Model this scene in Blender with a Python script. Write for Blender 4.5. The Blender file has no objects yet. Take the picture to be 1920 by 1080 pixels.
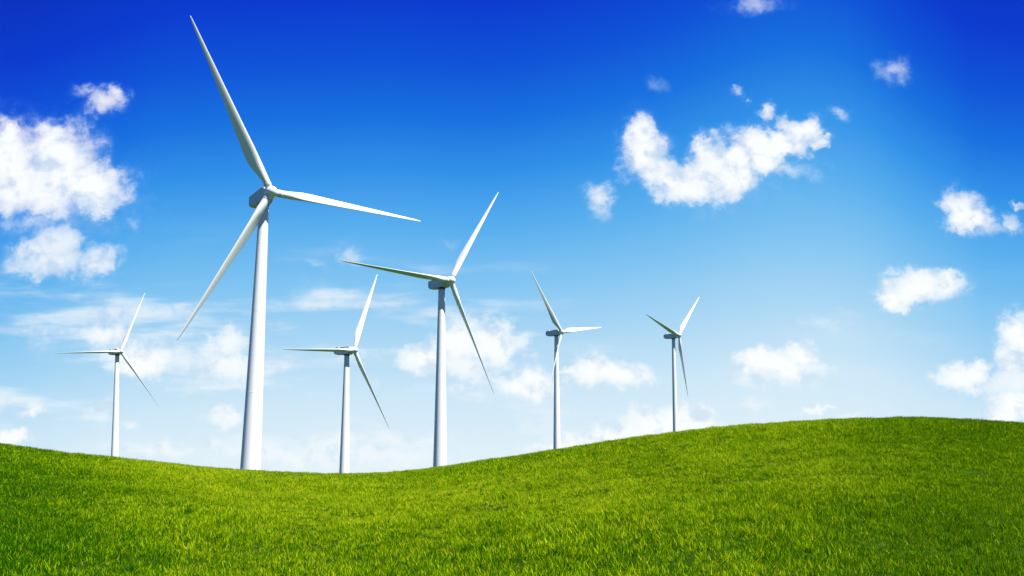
import bpy, bmesh, math, random
import numpy as np
from mathutils import Vector, Matrix, noise
R = math.radians
scene = bpy.context.scene
C = scene.collection

# ------------------------------------------------------------------ camera
FPX = 1500.0                 # focal length in units of a 1920 px wide frame
PITCH = R(6.0)
Y_H = 895.0                  # image row of the true horizon
Y_C = Y_H - FPX * math.tan(PITCH)
ZC = 0.8
cam_data = bpy.data.cameras.new('camera')
cam = bpy.data.objects.new('camera', cam_data)
C.objects.link(cam)
cam.location = (0, 0, ZC)
cam.rotation_euler = (R(90) + PITCH, 0, 0)
cam_data.sensor_width = 36.0
cam_data.lens = 36.0 * FPX / 1920.0
cam_data.shift_y = (Y_C - 540.0) / 1920.0
cam_data.clip_start = 0.05
cam_data.clip_end = 20000
scene.camera = cam

def ray(px, py):
    """world direction seen at a place of the photograph (used once, to work out where things stand)"""
    F = Vector((0, math.cos(PITCH), math.sin(PITCH)))
    U = Vector((0, -math.sin(PITCH), math.cos(PITCH)))
    return F + Vector((1, 0, 0)) * ((px - 960) / FPX) + U * ((Y_C - py) / FPX)

# ------------------------------------------------------------------ exposure, sun
scene.view_settings.view_transform = 'Standard'
scene.view_settings.look = 'None'
scene.view_settings.exposure = 0.95
scene.view_settings.gamma = 1.0
scene.cycles.max_bounces = 8
scene.cycles.diffuse_bounces = 3
scene.cycles.transmission_bounces = 4
SUN_EL, SUN_AZ = R(56), R(121)          # azimuth clockwise from +Y (the view direction)
sun_dir = Vector((math.sin(SUN_AZ) * math.cos(SUN_EL), math.cos(SUN_AZ) * math.cos(SUN_EL), math.sin(SUN_EL)))
sl = bpy.data.lights.new('sun', 'SUN')
sl.energy = 5.0
sl.angle = R(0.53)
sl.color = (1.0, 0.975, 0.94)
so = bpy.data.objects.new('sun', sl)
so.rotation_euler = sun_dir.to_track_quat('Z', 'Y').to_euler()
so.location = (60, -60, 120)
C.objects.link(so)

# ------------------------------------------------------------------ world: Nishita sky, graded, with procedural clouds
world = bpy.data.worlds.new('World')
scene.world = world
world.use_nodes = True
wt = world.node_tree
wt.nodes.clear()

class NT:
    def __init__(s, tree): s.t = tree
    def n(s, kind, **kw):
        nd = s.t.nodes.new(kind)
        for k, v in kw.items(): setattr(nd, k, v)
        return nd
    def put(s, sock, v):
        if isinstance(v, bpy.types.NodeSocket): s.t.links.new(v, sock)
        else: sock.default_value = v
    def math(s, op, *a, clamp=False):
        nd = s.n('ShaderNodeMath', operation=op, use_clamp=clamp)
        for i, v in enumerate(a): s.put(nd.inputs[i], v)
        return nd.outputs[0]
    def vmath(s, op, *a):
        nd = s.n('ShaderNodeVectorMath', operation=op)
        for i, v in enumerate(a): s.put(nd.inputs[i], v)
        return nd.outputs['Value'] if op in ('LENGTH', 'DOT_PRODUCT') else nd.outputs[0]
    def mix(s, f, a, b, blend='MIX'):
        nd = s.n('ShaderNodeMix', data_type='RGBA', blend_type=blend)
        s.put(nd.inputs[0], f); s.put(nd.inputs[6], a); s.put(nd.inputs[7], b)
        return nd.outputs[2]
    def rng(s, v, a, b, c, d, smooth=True):
        nd = s.n('ShaderNodeMapRange', interpolation_type='SMOOTHSTEP' if smooth else 'LINEAR')
        s.put(nd.inputs[0], v)
        for i, x in enumerate((a, b, c, d)): s.put(nd.inputs[i + 1], x)
        return nd.outputs[0]
    def noise(s, vec, scale, detail=4, rough=.55, dim='3D', w=0, dist=0):
        nd = s.n('ShaderNodeTexNoise', noise_dimensions=dim)
        if vec is not None: s.put(nd.inputs['Vector'], vec)
        nd.inputs['Scale'].default_value = scale
        nd.inputs['Detail'].default_value = detail
        nd.inputs['Roughness'].default_value = rough
        nd.inputs['Distortion'].default_value = dist
        return nd
    def ramp(s, v, stops, interp='LINEAR'):
        nd = s.n('ShaderNodeValToRGB')
        cr = nd.color_ramp; cr.interpolation = interp
        while len(cr.elements) < len(stops): cr.elements.new(0.5)
        for e, (p, c) in zip(cr.elements, stops):
            e.position = p; e.color = (*c, 1)
        s.put(nd.inputs[0], v)
        return nd.outputs[0]

def lin(c):
    return tuple(((v / 255) / 12.92 if v / 255 <= .04045 else ((v / 255 + .055) / 1.055) ** 2.4) for v in c)

W = NT(wt)
tc = W.n('ShaderNodeTexCoord')
dirv = W.vmath('NORMALIZE', tc.outputs['Generated'])
sx = W.n('ShaderNodeSeparateXYZ'); W.put(sx.inputs[0], dirv)
dx, dy, dz = sx.outputs
EXPK = 2 ** (-scene.view_settings.exposure)

sky = W.n('ShaderNodeTexSky', sky_type='NISHITA')
sky.sun_disc = False
sky.sun_elevation = SUN_EL
sky.sun_rotation = SUN_AZ
sky.air_density = 1.0
sky.dust_density = 0.3
sky.ozone_density = 3.0
STR = 0.1
# deep blue grading of the sky by elevation, deepest away from a pale azimuth slightly east of north; lens edge darkening is painted in by azimuth
elev = W.math('ARCSINE', W.math('MAXIMUM', dz, 0.0))
az = W.math('ARCTAN2', dx, dy)
# degrees by which the deep blue reaches lower, by azimuth (-180..180), stored as (value + 4) / 20
shift_pts = [(-180, 12), (-60, 13), (-38, 9.5), (-31, 6.5), (-25, 3.2), (-12, 1.0), (0, .6), (12, -.8), (21, -1.8), (26, .5), (31, 5.0), (45, 9), (180, 12)]
shr = W.ramp(W.math('MULTIPLY_ADD', az, 1 / (2 * math.pi), 0.5), [((a_ + 180) / 360, ((v_ + 4) / 20,) * 3) for a_, v_ in shift_pts], 'CARDINAL')
shr = W.math('MULTIPLY', W.math('MULTIPLY_ADD', shr, 20.0, -4.0), R(1))
eff = W.math('ADD', elev, W.math('MULTIPLY', shr, W.rng(elev, 0, R(30), .55, 1.25, False)))
grade = W.ramp(W.math('DIVIDE', eff, R(50)), [
    (0.00, lin((234, 244, 250))), (0.05, lin((221, 239, 249))), (0.12, lin((206, 232, 248))), (0.215, lin((166, 213, 244))),
    (0.29, lin((128, 196, 242))), (0.367, lin((87, 174, 238))), (0.44, lin((50, 146, 233))),
    (0.512, lin((23, 113, 224))), (0.58, lin((13, 84, 217))), (0.653, lin((8, 60, 208))), (0.80, lin((5, 40, 178))), (1.0, lin((4, 28, 130)))])
graded = W.mix(1.0, grade, (EXPK / STR,) * 3 + (1,), 'MULTIPLY')
skycol = W.mix(0.992, sky.outputs[0], graded)

# clouds in direction space: u = x/y, v = z/y towards the north
dyc = W.math('MAXIMUM', dy, 0.08)
cu = W.math('DIVIDE', dx, dyc); cv = W.math('DIVIDE', dz, dyc)
comb = W.n('ShaderNodeCombineXYZ'); W.put(comb.inputs[0], cu); W.put(comb.inputs[1], cv)
uv = comb.outputs[0]
wn1 = W.noise(uv, 11.0, 2, .5).outputs['Color']
wn2 = W.noise(uv, 42.0, 5, .62).outputs['Color']
def warp(v, nz, amp):
    off = W.vmath('SUBTRACT', nz, (.5, .5, .5))
    nd = W.n('ShaderNodeVectorMath', operation='MULTIPLY_ADD')
    W.put(nd.inputs[0], off); nd.inputs[1].default_value = (amp, amp, 0); W.put(nd.inputs[2], v)
    return nd.outputs[0]
uvw = warp(warp(uv, wn1, 0.036), wn2, 0.036)
detail = W.noise(uv, 26.0, 9, .62).outputs[0]
ragged = W.noise(uv, 52.0, 8, .66, dist=.6).outputs[0]
lump = W.noise(uv, 17.0, 6, .58).outputs[0]
lump_up = W.noise(W.vmath('ADD', uv, (.008, .016, 0)), 17.0, 6, .58).outputs[0]

def uvof(px, py):
    d = ray(px, py); return d.x / d.y, d.z / d.y
CL = {  # strength level : (cx, cy, rx, ry) directions read off the photograph
 1.0: [(8,300,85,62),(110,298,66,50),(60,345,115,52),(165,345,60,45),(188,372,36,28),(18,255,26,22),(120,320,70,45),(95,268,40,26),
       (1200,245,26,30),(1212,290,42,40),(1250,325,42,26),(1300,335,58,30),(1345,298,42,36),(1362,338,52,34),(1328,280,24,20),(1425,268,42,26),(1435,298,28,26),(1500,245,36,22),(1390,300,34,32),(1468,268,40,24),(1290,345,62,26),(1330,325,46,34),(1400,330,30,26),(1535,262,22,10),
       (1795,395,34,30),(1812,412,40,22),(1725,535,60,25),(1695,556,40,18),(1762,522,34,20),
       (1460,688,72,26),(1505,668,32,22),(1418,675,30,18),(1810,706,48,23),(1838,688,22,14),(1908,640,38,44),(1882,676,26,26),(1905,755,36,24),(1888,775,30,16),
       (265,674,50,30),(15,826,34,13),(1000,722,62,24),(925,648,52,34),(855,645,46,33),(1145,700,72,24),(1245,800,85,30),(1300,785,40,20),(800,680,46,28),(1150,824,95,18),(1060,838,70,12)],
 .82: [(105,455,48,36),(98,488,82,28),(180,485,42,33),(60,470,42,22),(188,195,30,20),(215,182,20,16),(1125,365,26,25),(430,640,30,24),(425,680,44,26),(430,777,38,18),(50,780,24,9),(200,628,40,18),
       (1440,212,16,16),(1890,420,18,20),(1908,388,10,8),(860,690,80,36),(1530,778,22,7),(1900,712,46,42),(1060,690,20,8)],
 .55: [(160,178,26,10),(1675,133,24,18),(1415,10,40,14),(1570,215,18,12),(1375,172,11,7),(1395,190,9,6),(1185,318,22,16),(1675,515,22,10),(60,415,60,16),(655,478,20,18),(1410,764,48,15),(190,765,32,20),(245,790,22,10),(120,385,90,26),
       (800,822,58,20),(740,828,60,20),(640,826,60,18),(710,850,180,20),(520,850,120,14),(330,838,90,10),(1460,715,80,14),(1600,783,26,6),(1850,435,50,12),(1130,385,22,18),(1480,318,55,16)],
 .33: [(85,665,48,16),(245,415,14,10),(1520,312,18,14),(1545,592,52,12),(600,495,18,8),(840,452,14,8),(600,545,60,24),(345,836,40,10),(1840,775,46,10),(700,720,30,14),(1235,155,16,10),(1000,800,60,12),(420,720,90,14),
       (100,385,130,60),(1350,360,110,30)],
}
alpha = None
for s_, blobs in CL.items():
    m = None
    for (cx, cy, rx, ry) in blobs:
        u0, v0 = uvof(cx, cy)
        ru = abs(uvof(cx + rx, cy)[0] - u0) * 1.29; rv = abs(uvof(cx, cy - ry)[1] - v0) * 1.31
        nd = W.n('ShaderNodeVectorMath', operation='MULTIPLY_ADD')
        W.put(nd.inputs[0], uvw); nd.inputs[1].default_value = (1 / ru, 1 / rv, 0); nd.inputs[2].default_value = (-u0 / ru, -v0 / rv, 0)
        L = W.vmath('LENGTH', nd.outputs[0])
        m = L if m is None else W.math('MINIMUM', m, L)
    # distance to the nearest lobe, roughened
    edge = W.rng(m, 0.15, 0.8, 0.25, 1.0)          # the noise bites at the rim, not in the heart
    k1, k2 = (1.35, .42) if s_ > .9 else ((1.15, .9) if s_ > .7 else (1.1, 1.5))
    nz = W.math('ADD', W.math('MULTIPLY_ADD', detail, k1, -k1 / 2), W.math('MULTIPLY_ADD', ragged, k2, -k2 / 2))
    q = W.math('ADD', m, W.math('MULTIPLY', nz, edge))
    if s_ < .6: q = W.math('SUBTRACT', q, .12)
    a = W.math('ADD', W.rng(q, *((1.28, .26) if s_ > .9 else (1.22, .05) if s_ > .7 else (1.2, -.35)), 0.0, s_ * .86), W.rng(q, 1.55, 0.6, 0, s_ * .14))
    alpha = a if alpha is None else W.math('MAXIMUM', alpha, a)
alpha = W.math('MULTIPLY', alpha, W.rng(lump, 0.28, 0.55, 0.88, 1.0))
# thin veils in streaks near the horizon
mp = W.n('ShaderNodeMapping'); W.put(mp.inputs[0], uv); mp.inputs['Scale'].default_value = (1.0, 5.5, 1)
vn = W.noise(mp.outputs[0], 3.2, 5, .55).outputs[0]
veil = W.math('MULTIPLY', W.rng(vn, 0.42, 0.66, 0, .62), W.math('MULTIPLY', W.rng(cv, .02, .10, .5, 1), W.rng(cv, .36, .20, 0, 1)))
veil = W.math('MULTIPLY', veil, W.rng(cu, .25, -.2, .35, 1))
alpha = W.math('MAXIMUM', alpha, 0)
cover = W.math('SUBTRACT', 1.0, W.math('MULTIPLY', W.math('SUBTRACT', 1.0, alpha), W.math('SUBTRACT', 1.0, veil)))
cover = W.math('MULTIPLY', cover, W.rng(dy, 0.1, 0.25, 0, 1))
white = tuple(v * EXPK / STR for v in lin((252, 255, 255))) + (1,)
grey = tuple(v * EXPK / STR for v in lin((214, 230, 246))) + (1,)
white = W.mix(W.rng(W.math('SUBTRACT', lump, lump_up), -.16, .02, 0, 1), grey, white)  # cloud shading painted in: lit tops white, shaded undersides grey
thin = W.mix(1.0, skycol, tuple(v * EXPK / STR for v in lin((118, 190, 242))) + (1,), 'LIGHTEN')
body = W.mix(W.rng(cover, .0, .6, 0, 1), thin, white)
final = W.mix(cover, skycol, body)
bg = W.n('ShaderNodeBackground'); W.put(bg.inputs[0], final); bg.inputs[1].default_value = STR
wo = W.n('ShaderNodeOutputWorld'); wt.links.new(bg.outputs[0], wo.inputs[0])
world.cycles.sampling_method = 'MANUAL'
world.cycles.sample_map_resolution = 512

# ------------------------------------------------------------------ helpers
def mat(name):
    m = bpy.data.materials.new(name); m.use_nodes = True
    m.node_tree.nodes.clear(); return m, NT(m.node_tree)
def mesh_obj(name, verts, faces, material, parent=None, smooth=True, link=True):
    me = bpy.data.meshes.new(name)
    me.from_pydata(verts, [], faces); me.update()
    me.materials.append(material)
    if smooth: me.polygons.foreach_set('use_smooth', [True] * len(me.polygons))
    o = bpy.data.objects.new(name, me)
    if link: C.objects.link(o)
    if parent: o.parent = parent
    return o

# ------------------------------------------------------------------ terrain
DC = 45.0
CREST = [(-600,760),(-250,795),(-100,818),(0,831),(100,845),(200,855),(300,866),(400,876),(500,883),(600,886.5),(650,887.5),(720,885.5),(800,878),(900,863),(1044,842.5),(1150,825),
         (1262,809.5),(1400,795.5),(1550,786),(1700,781.5),(1750,782),(1850,788),(1920,792),(2050,803),(2200,818),(2600,850)]
GRASS_LIFT = 4.6     # rows by which the blades stand above the soil line at the crest
def s_profile(t):
    return 1.35 * t ** 1.5 - .35 * t ** 4 if t < 1 else 1 + .625 * (t - 1) - 3.2 * (t - 1) ** 2
_ts = [0.08 + i * .01 for i in range(125)]
def crest_height(px, py):
    d = ray(px, py + GRASS_LIFT); k = d.z / d.y
    lo, hi = -2.0, 14.0
    for _ in range(40):
        m = (lo + hi) / 2
        if max((m * s_profile(t) - ZC) / (t * DC) for t in _ts) < k: lo = m
        else: hi = m
    return d.x / d.y, (lo + hi) / 2
_cr = [crest_height(*c) for c in CREST]
CS = np.array([c[0] for c in _cr]); CH = np.array([c[1] for c in _cr])
_sg = np.linspace(-1.4, 1.4, 561); _k = np.exp(-np.linspace(-2, 2, 13) ** 2); _k /= _k.sum()
_hg = np.convolve(np.pad(np.interp(_sg, CS, CH), 6, 'edge'), _k, 'valid')
def sst(a, b, x):
    t = min(1, max(0, (x - a) / (b - a))); return t * t * (3 - 2 * t)
FAR = -4.0
def height(x, y):
    yy = max(y, .5)
    s = x / yy
    H = float(np.interp(max(-1.4, min(1.4, s)), _sg, _hg))
    if y <= .5: return 0.0
    t = yy / DC
    h = H * s_profile(min(t, 1.45))
    bump = (noise.noise((x * .22, y * .22, 3)) * .075 + noise.noise((x * .7, y * .9, 7)) * .06 + noise.noise((x * 1.9, y * 2.3, 17)) * .028) * sst(2, 8, y) * (1 - .8 * sst(32, 44, y)) * (1 - sst(60, 90, y))
    h += bump
    return h * (1 - sst(1.2, 2.6, t)) + FAR * sst(1.2, 2.6, t)

# soil under the grass / far meadow
gm, G = mat('meadow_soil')
gtc = G.n('ShaderNodeNewGeometry')
n1 = G.noise(gtc.outputs['Position'], 0.35, 5, .6).outputs[0]
n2 = G.noise(gtc.outputs['Position'], 30.0, 3, .7).outputs[0]
gc = G.ramp(n1, [(0.3, (.018, .052, .002)), (0.55, (.028, .070, .003)), (0.75, (.045, .075, .004))])
gc2 = G.mix(G.rng(n2, .35, .65, 0, .6), gc, (.022, .040, .006, 1))
pb = G.n('ShaderNodeBsdfPrincipled'); G.put(pb.inputs['Base Color'], gc2)
pb.inputs['Roughness'].default_value = 0.95; pb.inputs['Specular IOR Level'].default_value = 0.0
bump = G.n('ShaderNodeBump'); bump.inputs['Strength'].default_value = .8; bump.inputs['Distance'].default_value = .03
G.put(bump.inputs['Height'], n2); G.put(pb.inputs['Normal'], bump.outputs[0])
go_ = G.n('ShaderNodeOutputMaterial'); gm.node_tree.links.new(pb.outputs[0], go_.inputs[0])

def axis(limit, fine, step0, grow):
    a = [0.0]; st = step0
    while a[-1] < limit:
        a.append(a[-1] + st)
        if a[-1] > fine: st *= grow
    return a
xs = axis(6000, 40, .3, 1.25); xs = [-v for v in xs[:0:-1]] + xs
ys = axis(9000, 56, .22, 1.2); ysb = axis(3000, 4, 1.0, 1.5); ys = [-v for v in ysb[:0:-1]] + ys
vs = [(x, y, height(x, y)) for y in ys for x in xs]
nx = len(xs)
fs = [(j * nx + i, j * nx + i + 1, (j + 1) * nx + i + 1, (j + 1) * nx + i) for j in range(len(ys) - 1) for i in range(nx - 1)]
ground = mesh_obj('ground', vs, fs, gm)
ground['kind'] = 'structure'

# ------------------------------------------------------------------ turbine materials
def paint(name, base, rough, dirt=.06):
    m, P = mat(name)
    t = P.n('ShaderNodeTexCoord')
    mp = P.n('ShaderNodeMapping'); P.put(mp.inputs[0], t.outputs['Object']); mp.inputs['Scale'].default_value = (1, 1, .12)
    a = P.noise(mp.outputs[0], 1.3, 5, .6).outputs[0]
    c = P.mix(P.rng(a, .4, .75, 0, 1), (*base, 1), tuple(v * (1 - dirt) for v in base) + (1,))
    b = P.n('ShaderNodeBsdfPrincipled'); P.put(b.inputs['Base Color'], c)
    b.inputs['Roughness'].default_value = rough
    b.inputs['Specular IOR Level'].default_value = .35
    o = P.n('ShaderNodeOutputMaterial'); m.node_tree.links.new(b.outputs[0], o.inputs[0])
    return m
M_TOWER = paint('tower_paint', (.74, .745, .75), .42)
M_BLADE = paint('blade_gelcoat', (.76, .765, .76), .35, .04)
M_NAC = paint('nacelle_shell', (.60, .61, .62), .5, .08)
M_DARK = paint('dark_joint', (.05, .055, .06), .6, .3)
M_FLANGE = paint('flange_paint', (.58, .59, .60), .5)

def lathe(profile, n=48, axis='Z'):
    vs, fs = [], []
    for r, z in profile:
        for i in range(n):
            a = 2 * math.pi * i / n
            vs.append((r * math.cos(a), r * math.sin(a), z))
    for j in range(len(profile) - 1):
        for i in range(n):
            k = (i + 1) % n
            fs.append((j * n + i, j * n + k, (j + 1) * n + k, (j + 1) * n + i))
    fs.append(tuple(range(n))[::-1]); fs.append(tuple(range((len(profile) - 1) * n, len(profile) * n)))
    return vs, fs

RAD = 50.0
def blade_mesh():
    """blade along +Z, leading edge towards +X, upwind side towards -Y"""
    secs = [  # r, chord, thickness ratio, twist deg, share of chord behind the axis
        (1.2, 2.05, 1.0, 0), (2.6, 2.05, 1.0, 0), (4.0, 2.15, .92, 20), (6.0, 2.75, .62, 20), (8.0, 3.4, .42, 19), (10.0, 3.75, .33, 17.5),
        (13, 3.62, .28, 15), (17, 3.15, .25, 12), (22, 2.65, .22, 9), (28, 2.15, .22, 6.5), (34, 1.7, .22, 4.5), (40, 1.22, .24, 3), (45, .86, .27, 2), (48.3, .58, .3, 1), (49.6, .32, .3, 1), (50, .08, .14, 1)]
    N = 28; vs, fs = [], []
    for r, c, tr, tw in secs:
        rnd = max(0, min(1, (tr - .33) / .67))
        w = R(tw * .6 + 36)
        for i in range(N):
            a = 2 * math.pi * i / N
            # aerofoil-ish: parameter runs round from the trailing edge
            xc = .5 * (1 + math.cos(a))                       # 1 at trailing edge, 0 at leading edge
            yt = 5 * tr * (.2969 * math.sqrt(max(xc, 0)) - .1260 * xc - .3516 * xc ** 2 + .2843 * xc ** 3 - .1036 * xc ** 4)
            yt *= (1 if math.sin(a) >= 0 else -1)
            x = (.28 - xc) * c; y = (yt * c) * (1.1 if yt > 0 else .8)
            xr = -.5 * c * math.cos(a); yr = .5 * c * math.sin(a)
            x = x * (1 - rnd) + xr * rnd; y = y * (1 - rnd) + yr * rnd
            X = x * math.cos(w) + y * math.sin(w)
            Y = -x * math.sin(w) + y * math.cos(w)
            Y -= .9 * (r / RAD) ** 2 * 0
            vs.append((X, Y, r))
    for j in range(len(secs) - 1):
        for i in range(N):
            k = (i + 1) % N
            fs.append((j * N + i, j * N + k, (j + 1) * N + k, (j + 1) * N + i))
    fs.append(tuple(range(N))[::-1]); fs.append(tuple(range((len(secs) - 1) * N, len(secs) * N)))
    return vs, fs

def bevel_subdiv(me, width, segs=3):
    bm = bmesh.new(); bm.from_mesh(me)
    bmesh.ops.bevel(bm, geom=[e for e in bm.edges], offset=width, segments=segs, profile=.6, affect='EDGES')
    bmesh.ops.recalc_face_normals(bm, faces=bm.faces)
    bm.to_mesh(me); bm.free()

# prototype meshes (shared by every turbine) -------------------------------------------------
def fix_normals(me):
    bm = bmesh.new(); bm.from_mesh(me)
    bmesh.ops.recalc_face_normals(bm, faces=bm.faces); bm.to_mesh(me); bm.free()

def nacelle_mesh():
    # side profile in (y: backwards from the rotor axis origin, z), extruded in x; hub is at the origin, rear towards +Y
    prof = [(1.9, 1.75), (3.2, 2.05), (12.6, 1.85), (13.2, 1.3), (13.2, -.7), (12.3, -1.55), (7.5, -1.95), (3.0, -2.0), (1.9, -1.55)]
    hw = [1.35, 1.75, 1.6, 1.45, 1.4, 1.4, 1.75, 1.75, 1.4]
    vs = [(-w, y, z) for (y, z), w in zip(prof, hw)] + [(w, y, z) for (y, z), w in zip(prof, hw)]
    n = len(prof)
    fs = [tuple(range(n)), tuple(range(2 * n - 1, n - 1, -1))] + [(i, i + n, (i + 1) % n + n, (i + 1) % n) for i in range(n)]
    return vs, fs
def box(c, s):
    return [(c[0] + dx_ * s[0] / 2, c[1] + dy_ * s[1] / 2, c[2] + dz_ * s[2] / 2) for dx_ in (-1, 1) for dy_ in (-1, 1) for dz_ in (-1, 1)], \
           [(0, 1, 3, 2), (4, 6, 7, 5), (0, 4, 5, 1), (2, 3, 7, 6), (0, 2, 6, 4), (1, 5, 7, 3)]

def put(o, M): o.matrix_basis = M

def tower_mesh(H, rb, rt, name):
    prof = [(rb + .25, -1.5), (rb + .25, .0), (rb, .02)]
    cuts = [H * .27, H * .53, H * .78]
    zs = sorted([H * i / 24 for i in range(1, 24)] + [H])
    for z in zs: prof.append((rb + (rt - rb) * (z / H) ** .95, z))
    return lathe(prof, 64)

proto = {}
def build_turbine(name, label, hub, psi, tau, blades3, rb, over, lean, feather):
    a = Vector((math.sin(psi) * math.cos(tau), -math.cos(psi) * math.cos(tau), math.sin(tau)))
    ah = Vector((math.sin(psi), -math.cos(psi), 0))
    side = Vector((math.cos(psi), math.sin(psi), 0))
    u = a.cross(side)
    if u.z < 0: u = -u
    topz = hub.z - 2.15
    bx, by = (hub - ah * over).x, (hub - ah * over).y
    bz = height(bx, by)
    H = topz - bz
    root = bpy.data.objects.new(name, None); C.objects.link(root)
    root.location = (bx, by, bz); root.empty_display_size = 3
    root['label'] = label; root['category'] = 'wind turbine'; root['group'] = 'white wind turbines behind the grass hill'
    v, f = tower_mesh(H, rb, 1.32, 'tower')
    tw = mesh_obj('tower', v, f, M_TOWER, root); fix_normals(tw.data)
    tw.data.polygons.foreach_set('use_smooth', [len(p.vertices) == 4 for p in tw.data.polygons])
    tw.matrix_basis = Matrix.Translation((0, 0, H)) @ Matrix.Rotation(lean, 4, 'Y') @ Matrix.Translation((0, 0, -H))
    def child(key, maker, material, parent, bev=0, smooth=True, seg=3):
        if key not in proto:
            vv, ff = maker()
            o = mesh_obj(key, vv, ff, material, parent)
            fix_normals(o.data)
            if bev: bevel_subdiv(o.data, bev, seg); 
            o.data.polygons.foreach_set('use_smooth', [True] * len(o.data.polygons))
            o.data.update()
            if bev:
                md = o.modifiers.new('wn', 'WEIGHTED_NORMAL'); md.keep_sharp = True
            proto[key] = o
            return o
        o = proto[key].copy(); C.objects.link(o); o.parent = parent
        return o
    for fz in (.34, .62, .86):
        rr = rb + (1.32 - rb) * fz ** .95
        vv, ff = lathe([(rr + .003, H * fz - .08), (rr + .018, H * fz - .06), (rr + .018, H * fz + .06), (rr + .003, H * fz + .08)], 64)
        fo = mesh_obj('flange_ring', vv, ff, M_TOWER, tw); fix_normals(fo.data)
    # orientation: local -Y = upwind axis a, local X = side, local Z = u
    hubl = hub - Vector((bx, by, bz))
    def frame(X, Y, Z, loc):
        M = Matrix(((X.x, Y.x, Z.x, loc.x), (X.y, Y.y, Z.y, loc.y), (X.z, Y.z, Z.z, loc.z), (0, 0, 0, 1)))
        return M
    Mh = frame(side, -ah, Vector((0, 0, 1)), hubl)
    na = child('nacelle', nacelle_mesh, M_NAC, root, .28); put(na, Mh)
    yr = child('yaw_ring', lambda: lathe([(1.36, -.55), (1.5, -.5), (1.5, .02), (1.3, .2)], 48), M_DARK, root); put(yr, Matrix.Translation(hubl + Vector((-ah.x * over, -ah.y * over, -2.13))))
    co = child('cooler', lambda: box((0, 11.2, 2.15), (2.0, 1.5, .75)), M_NAC, na, .1)
    ms = child('weather_mast', lambda: lathe([(.05, 1.8), (.05, 3.3), (.14, 3.32), (.14, 3.5), (.02, 3.55)], 12), M_DARK, na)
    ms.location = (.9, 12.3, 0)
    Mr = frame(side, -a, u, hubl)
    def spinner():
        prof = [(1.5, -1.85), (1.72, -1.6), (1.78, -.6), (1.72, .3), (1.5, 1.1), (1.1, 1.75), (.6, 2.1), (.08, 2.25)]
        vv, ff = lathe(prof, 48)
        return [(x, -z, y) for x, y, z in vv], ff
    hb = child('hub', spinner, M_BLADE, root); put(hb, Mr)
    sh = child('shaft_seal', lambda: ([(x, -z, y) for x, y, z in lathe([(1.2, -2.3), (1.38, -2.3), (1.38, -1.7), (1.2, -1.7)], 40)[0]], lathe([(1.2, -2.3), (1.38, -2.3), (1.38, -1.7), (1.2, -1.7)], 40)[1]), M_DARK, hb)
    for k in range(3):
        th = R(blades3[k][0]) + k * 2 * math.pi / 3; cone = R(blades3[k][1])
        e = side * math.sin(th) + u * math.cos(th)              # span
        le = side * math.cos(th) - u * math.sin(th)             # clockwise seen from upwind
        sp = (e * math.cos(cone) + a * math.sin(cone)).normalized()
        yv = -(a - sp * a.dot(sp)).normalized()
        # a right-handed set: X = le, Y = yv, Z = sp
        X = yv.cross(sp).normalized()
        if X.dot(le) < 0:      # mirrored sense: keep right-handed by construction
            X = -X
        Mb = frame(X, yv, sp, hubl) @ Matrix.Rotation(-feather, 4, 'Z')
        bl = child('blade', blade_mesh, M_BLADE, root); put(bl, Mb)
        cl = child('root_collar', lambda: lathe([(1.03, 2.05), (1.1, 2.1), (1.1, 2.3), (1.03, 2.35), (1.03, 2.42), (1.1, 2.45), (1.1, 2.62), (1.02, 2.7)], 40), M_FLANGE, bl)
    return root

TUR = [ # label, hub place, depth, yaw, tilt, per blade (phase, cone), base radius, overhang, tower lean
 ('tallest white wind turbine, closest of the six, tower cutting across the left of the sky', (508.5, 360), 229, 39.5, -4, ((330.5, -2.5), (328.2, 1.2), (325.8, -6.5)), 2.95, 4.9, 1.0, -7),
 ('second largest white wind turbine, just left of centre, standing where the hill starts to rise', (845, 526), 320, 42.9, -1.9, ((30.8, -1.5), (31.6, 1.2), (28.8, -.5)), 2.95, 5.8, 0, 31),
 ('white wind turbine in the dip of the hill between the tallest and second largest turbines', (664, 656.3), 421, 59.5, 1.5, ((24.0, -1.2), (24.3, 0), (22.6, -.7)), 2.75, 5.0, 0, 28),
 ('leftmost white wind turbine, small and thin, one blade pointing level to the left', (226.6, 659), 572, 58, 4.6, ((20.8, 2.1), (24.5, 5.0), (20.4, 4.0)), 2.8, 4.2, -1.6, 34),
 ('small white wind turbine with one blade crossing its own tower, on the rising right slope', (1053, 622.5), 557, 48.9, -1.1, ((-43.0, .3), (-41.8, -.4), (-43.0, -1.1)), 2.85, 4.7, 0, -14),
 ('rightmost and smallest white wind turbine, beside the highest part of the grassy hill', (1273, 628.5), 635, 48.8, -2.1, ((43.0, -.9), (45.5, 2.0), (40.8, -.2)), 2.3, 5.0, 0, 26),
]
for lab, (hx, hy), D, psi, tau, bl3, rb, over, lean, feather in TUR:
    hub = Vector((0, 0, ZC)) + ray(hx, hy) * D
    build_turbine('wind_turbine', lab, hub, R(psi), R(tau), bl3, rb, over, R(lean), R(feather))

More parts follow.
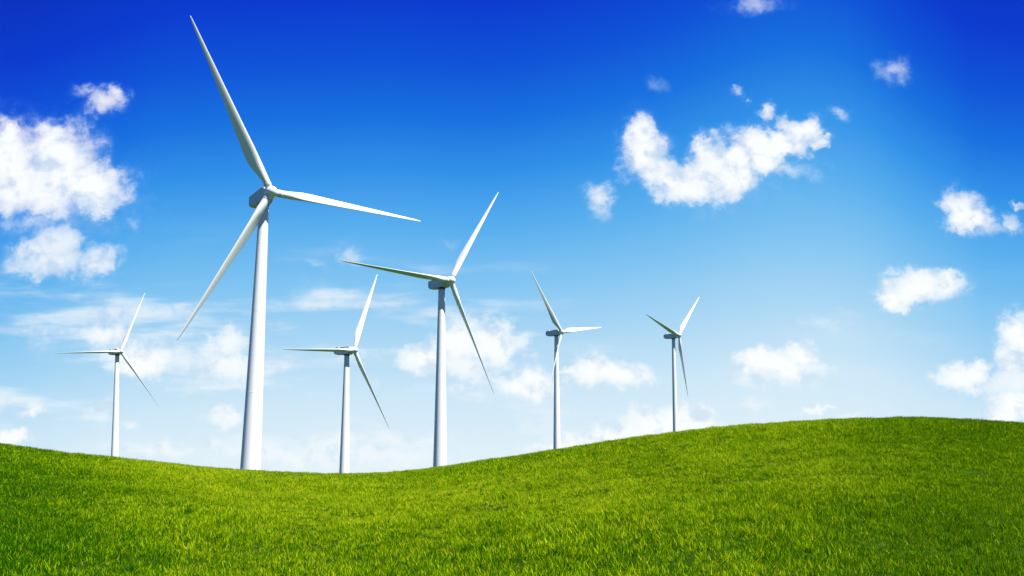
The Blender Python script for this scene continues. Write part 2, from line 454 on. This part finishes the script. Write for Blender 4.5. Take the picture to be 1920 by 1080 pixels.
# ------------------------------------------------------------------ grass
bmat, B = mat('grass_blades')
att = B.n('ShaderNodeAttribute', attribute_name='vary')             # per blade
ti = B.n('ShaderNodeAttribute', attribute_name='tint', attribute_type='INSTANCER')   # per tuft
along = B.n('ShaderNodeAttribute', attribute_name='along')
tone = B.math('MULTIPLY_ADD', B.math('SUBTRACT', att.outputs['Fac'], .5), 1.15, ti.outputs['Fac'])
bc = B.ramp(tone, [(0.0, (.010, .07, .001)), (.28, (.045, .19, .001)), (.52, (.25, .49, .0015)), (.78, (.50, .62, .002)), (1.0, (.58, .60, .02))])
dry = B.mix(B.rng(att.outputs['Fac'], .955, .965, 0, 1), bc, (.50, .46, .06, 1))
df = B.n('ShaderNodeBsdfDiffuse'); B.put(df.inputs[0], dry)
tr = B.n('ShaderNodeBsdfTranslucent'); B.put(tr.inputs[0], B.mix(.5, dry, (.34, .50, .003, 1)))
gl = B.n('ShaderNodeBsdfGlossy'); gl.inputs['Roughness'].default_value = .38; gl.inputs[0].default_value = (.8, .9, .5, 1)
m1 = B.n('ShaderNodeMixShader'); m1.inputs[0].default_value = .38
bmat.node_tree.links.new(df.outputs[0], m1.inputs[1]); bmat.node_tree.links.new(tr.outputs[0], m1.inputs[2])
m2 = B.n('ShaderNodeMixShader'); m2.inputs[0].default_value = .004
bmat.node_tree.links.new(m1.outputs[0], m2.inputs[1]); bmat.node_tree.links.new(gl.outputs[0], m2.inputs[2])
bo = B.n('ShaderNodeOutputMaterial'); bmat.node_tree.links.new(m2.outputs[0], bo.inputs[0])

rnd = random.Random(5)
def tuft(n, spread, hmin, hmax, wid):
    vs, fs, va = [], [], []
    for _ in range(n):
        a = rnd.uniform(0, 2 * math.pi); rr = spread * math.sqrt(rnd.random())
        bx, by = rr * math.cos(a), rr * math.sin(a)
        h = rnd.uniform(hmin, hmax); w = wid * rnd.uniform(.7, 1.3)
        la = rnd.uniform(0, 2 * math.pi); lean = abs(rnd.gauss(0, .48)) * h; fa = rnd.uniform(0, math.pi)
        fx, fy = math.cos(fa), math.sin(fa); v = rnd.random(); b0 = len(vs)
        for t, ww in ((0, .8), (.4, 1.0), (.75, .7)):
            ox = bx + math.cos(la) * lean * t ** 1.8; oy = by + math.sin(la) * lean * t ** 1.8; z = h * t * (1 - .12 * t) - .01
            vs += [(ox - fx * w * ww / 2, oy - fy * w * ww / 2, z), (ox + fx * w * ww / 2, oy + fy * w * ww / 2, z)]
            va += [v, v]
        vs.append((bx + math.cos(la) * lean, by + math.sin(la) * lean, h * .86)); va.append(v)
        fs += [(b0, b0 + 1, b0 + 3, b0 + 2), (b0 + 2, b0 + 3, b0 + 5, b0 + 4), (b0 + 4, b0 + 5, b0 + 6)]
    return vs, fs, va
tufts = bpy.data.collections.new('grass_tufts')
for k in range(8):
    v, f, va = tuft(26, .055, .025, .080, .0052)
    o = mesh_obj('grass_tuft', v, f, bmat, link=False)
    at = o.data.attributes.new('vary', 'FLOAT', 'POINT'); at.data.foreach_set('value', va)
    tufts.objects.link(o)

pts, rot, scl, tint = [], [], [], []
rg = np.random.default_rng(11)
def scatter(y0, y1, dens):
    area = 0
    wmax = .72 * y1 + 2
    n = int(dens * (y1 - y0) * 2 * wmax)
    ya = rg.uniform(y0, y1, n); xa = rg.uniform(-wmax, wmax, n)
    ok = np.abs(xa) < .70 * ya + 1.5
    for x, y in zip(xa[ok], ya[ok]):
        p = noise.noise((x * .09, y * .06, 1.7)) * .55 + noise.noise((x * .45, y * .3, 5.1)) * .38 + noise.noise((x * 1.9, y * 1.1, 9.3)) * .36
        lush = noise.noise((x * .8, y * .5, 20.3)) * .5 + noise.noise((x * 2.4, y * 1.6, 31.3)) * .65
        pts.append((x, y, height(x, y)))
        rot.append((rg.normal(0, .10), rg.normal(0, .10), rg.uniform(0, 6.283)))
        scl.append(max(.7, .95 + 1.0 * lush) * rg.uniform(.7, 1.3) * (.80 + 1.1 * sst(9, 34, y)))
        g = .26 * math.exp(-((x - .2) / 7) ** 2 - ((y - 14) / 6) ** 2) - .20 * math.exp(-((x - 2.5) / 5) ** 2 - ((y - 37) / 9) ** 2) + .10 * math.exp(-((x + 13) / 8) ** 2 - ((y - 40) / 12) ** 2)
        g -= .50 * sst(.34, .64, abs(x / y + .02))  # lens edge darkening painted into the tint at both sides
        g -= .07 * (1 - sst(7, 11, y))  # the same lens darkening painted into the nearest tufts
        tint.append(.47 + .5 * p + g + .07 * sst(36, 44, y) + rg.normal(0, .17))  # lit rim of the crest painted in as a lighter tint
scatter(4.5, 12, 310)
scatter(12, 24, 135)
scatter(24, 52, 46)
print('tufts', len(pts))
me = bpy.data.meshes.new('grass'); me.from_pydata(pts, [], [])
me.attributes.new('rot', 'FLOAT_VECTOR', 'POINT').data.foreach_set('vector', np.array(rot, 'f').ravel())
me.attributes.new('scl', 'FLOAT', 'POINT').data.foreach_set('value', np.array(scl, 'f'))
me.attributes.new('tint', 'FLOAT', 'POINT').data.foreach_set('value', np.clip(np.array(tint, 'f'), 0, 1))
grass = bpy.data.objects.new('grass', me); C.objects.link(grass)
grass['kind'] = 'stuff'; grass['label'] = 'short bright green grass covering the whole hill'; grass['category'] = 'grass'
me.materials.append(bmat)
ng = bpy.data.node_groups.new('grass_scatter', 'GeometryNodeTree')
ng.interface.new_socket('Geometry', in_out='INPUT', socket_type='NodeSocketGeometry')
ng.interface.new_socket('Geometry', in_out='OUTPUT', socket_type='NodeSocketGeometry')
gi = ng.nodes.new('NodeGroupInput'); gq = ng.nodes.new('NodeGroupOutput')
ip = ng.nodes.new('GeometryNodeInstanceOnPoints')
ci = ng.nodes.new('GeometryNodeCollectionInfo'); ci.inputs['Collection'].default_value = tufts; ci.inputs['Separate Children'].default_value = True; ci.inputs['Reset Children'].default_value = True
def named(nm, ty):
    a = ng.nodes.new('GeometryNodeInputNamedAttribute'); a.data_type = ty; a.inputs[0].default_value = nm; return a.outputs[0]
ri = ng.nodes.new('FunctionNodeRandomValue'); ri.data_type = 'INT'; ri.inputs[4].default_value = 0; ri.inputs[5].default_value = 7
er = ng.nodes.new('FunctionNodeEulerToRotation')
Lk = ng.links.new
Lk(gi.outputs[0], ip.inputs['Points']); Lk(ci.outputs[0], ip.inputs['Instance']); ip.inputs['Pick Instance'].default_value = True
Lk(ri.outputs[2], ip.inputs['Instance Index'])
Lk(named('rot', 'FLOAT_VECTOR'), er.inputs[0]); Lk(er.outputs[0], ip.inputs['Rotation'])
Lk(named('scl', 'FLOAT'), ip.inputs['Scale'])
Lk(ip.outputs[0], gq.inputs[0])
md = grass.modifiers.new('scatter', 'NODES'); md.node_group = ng
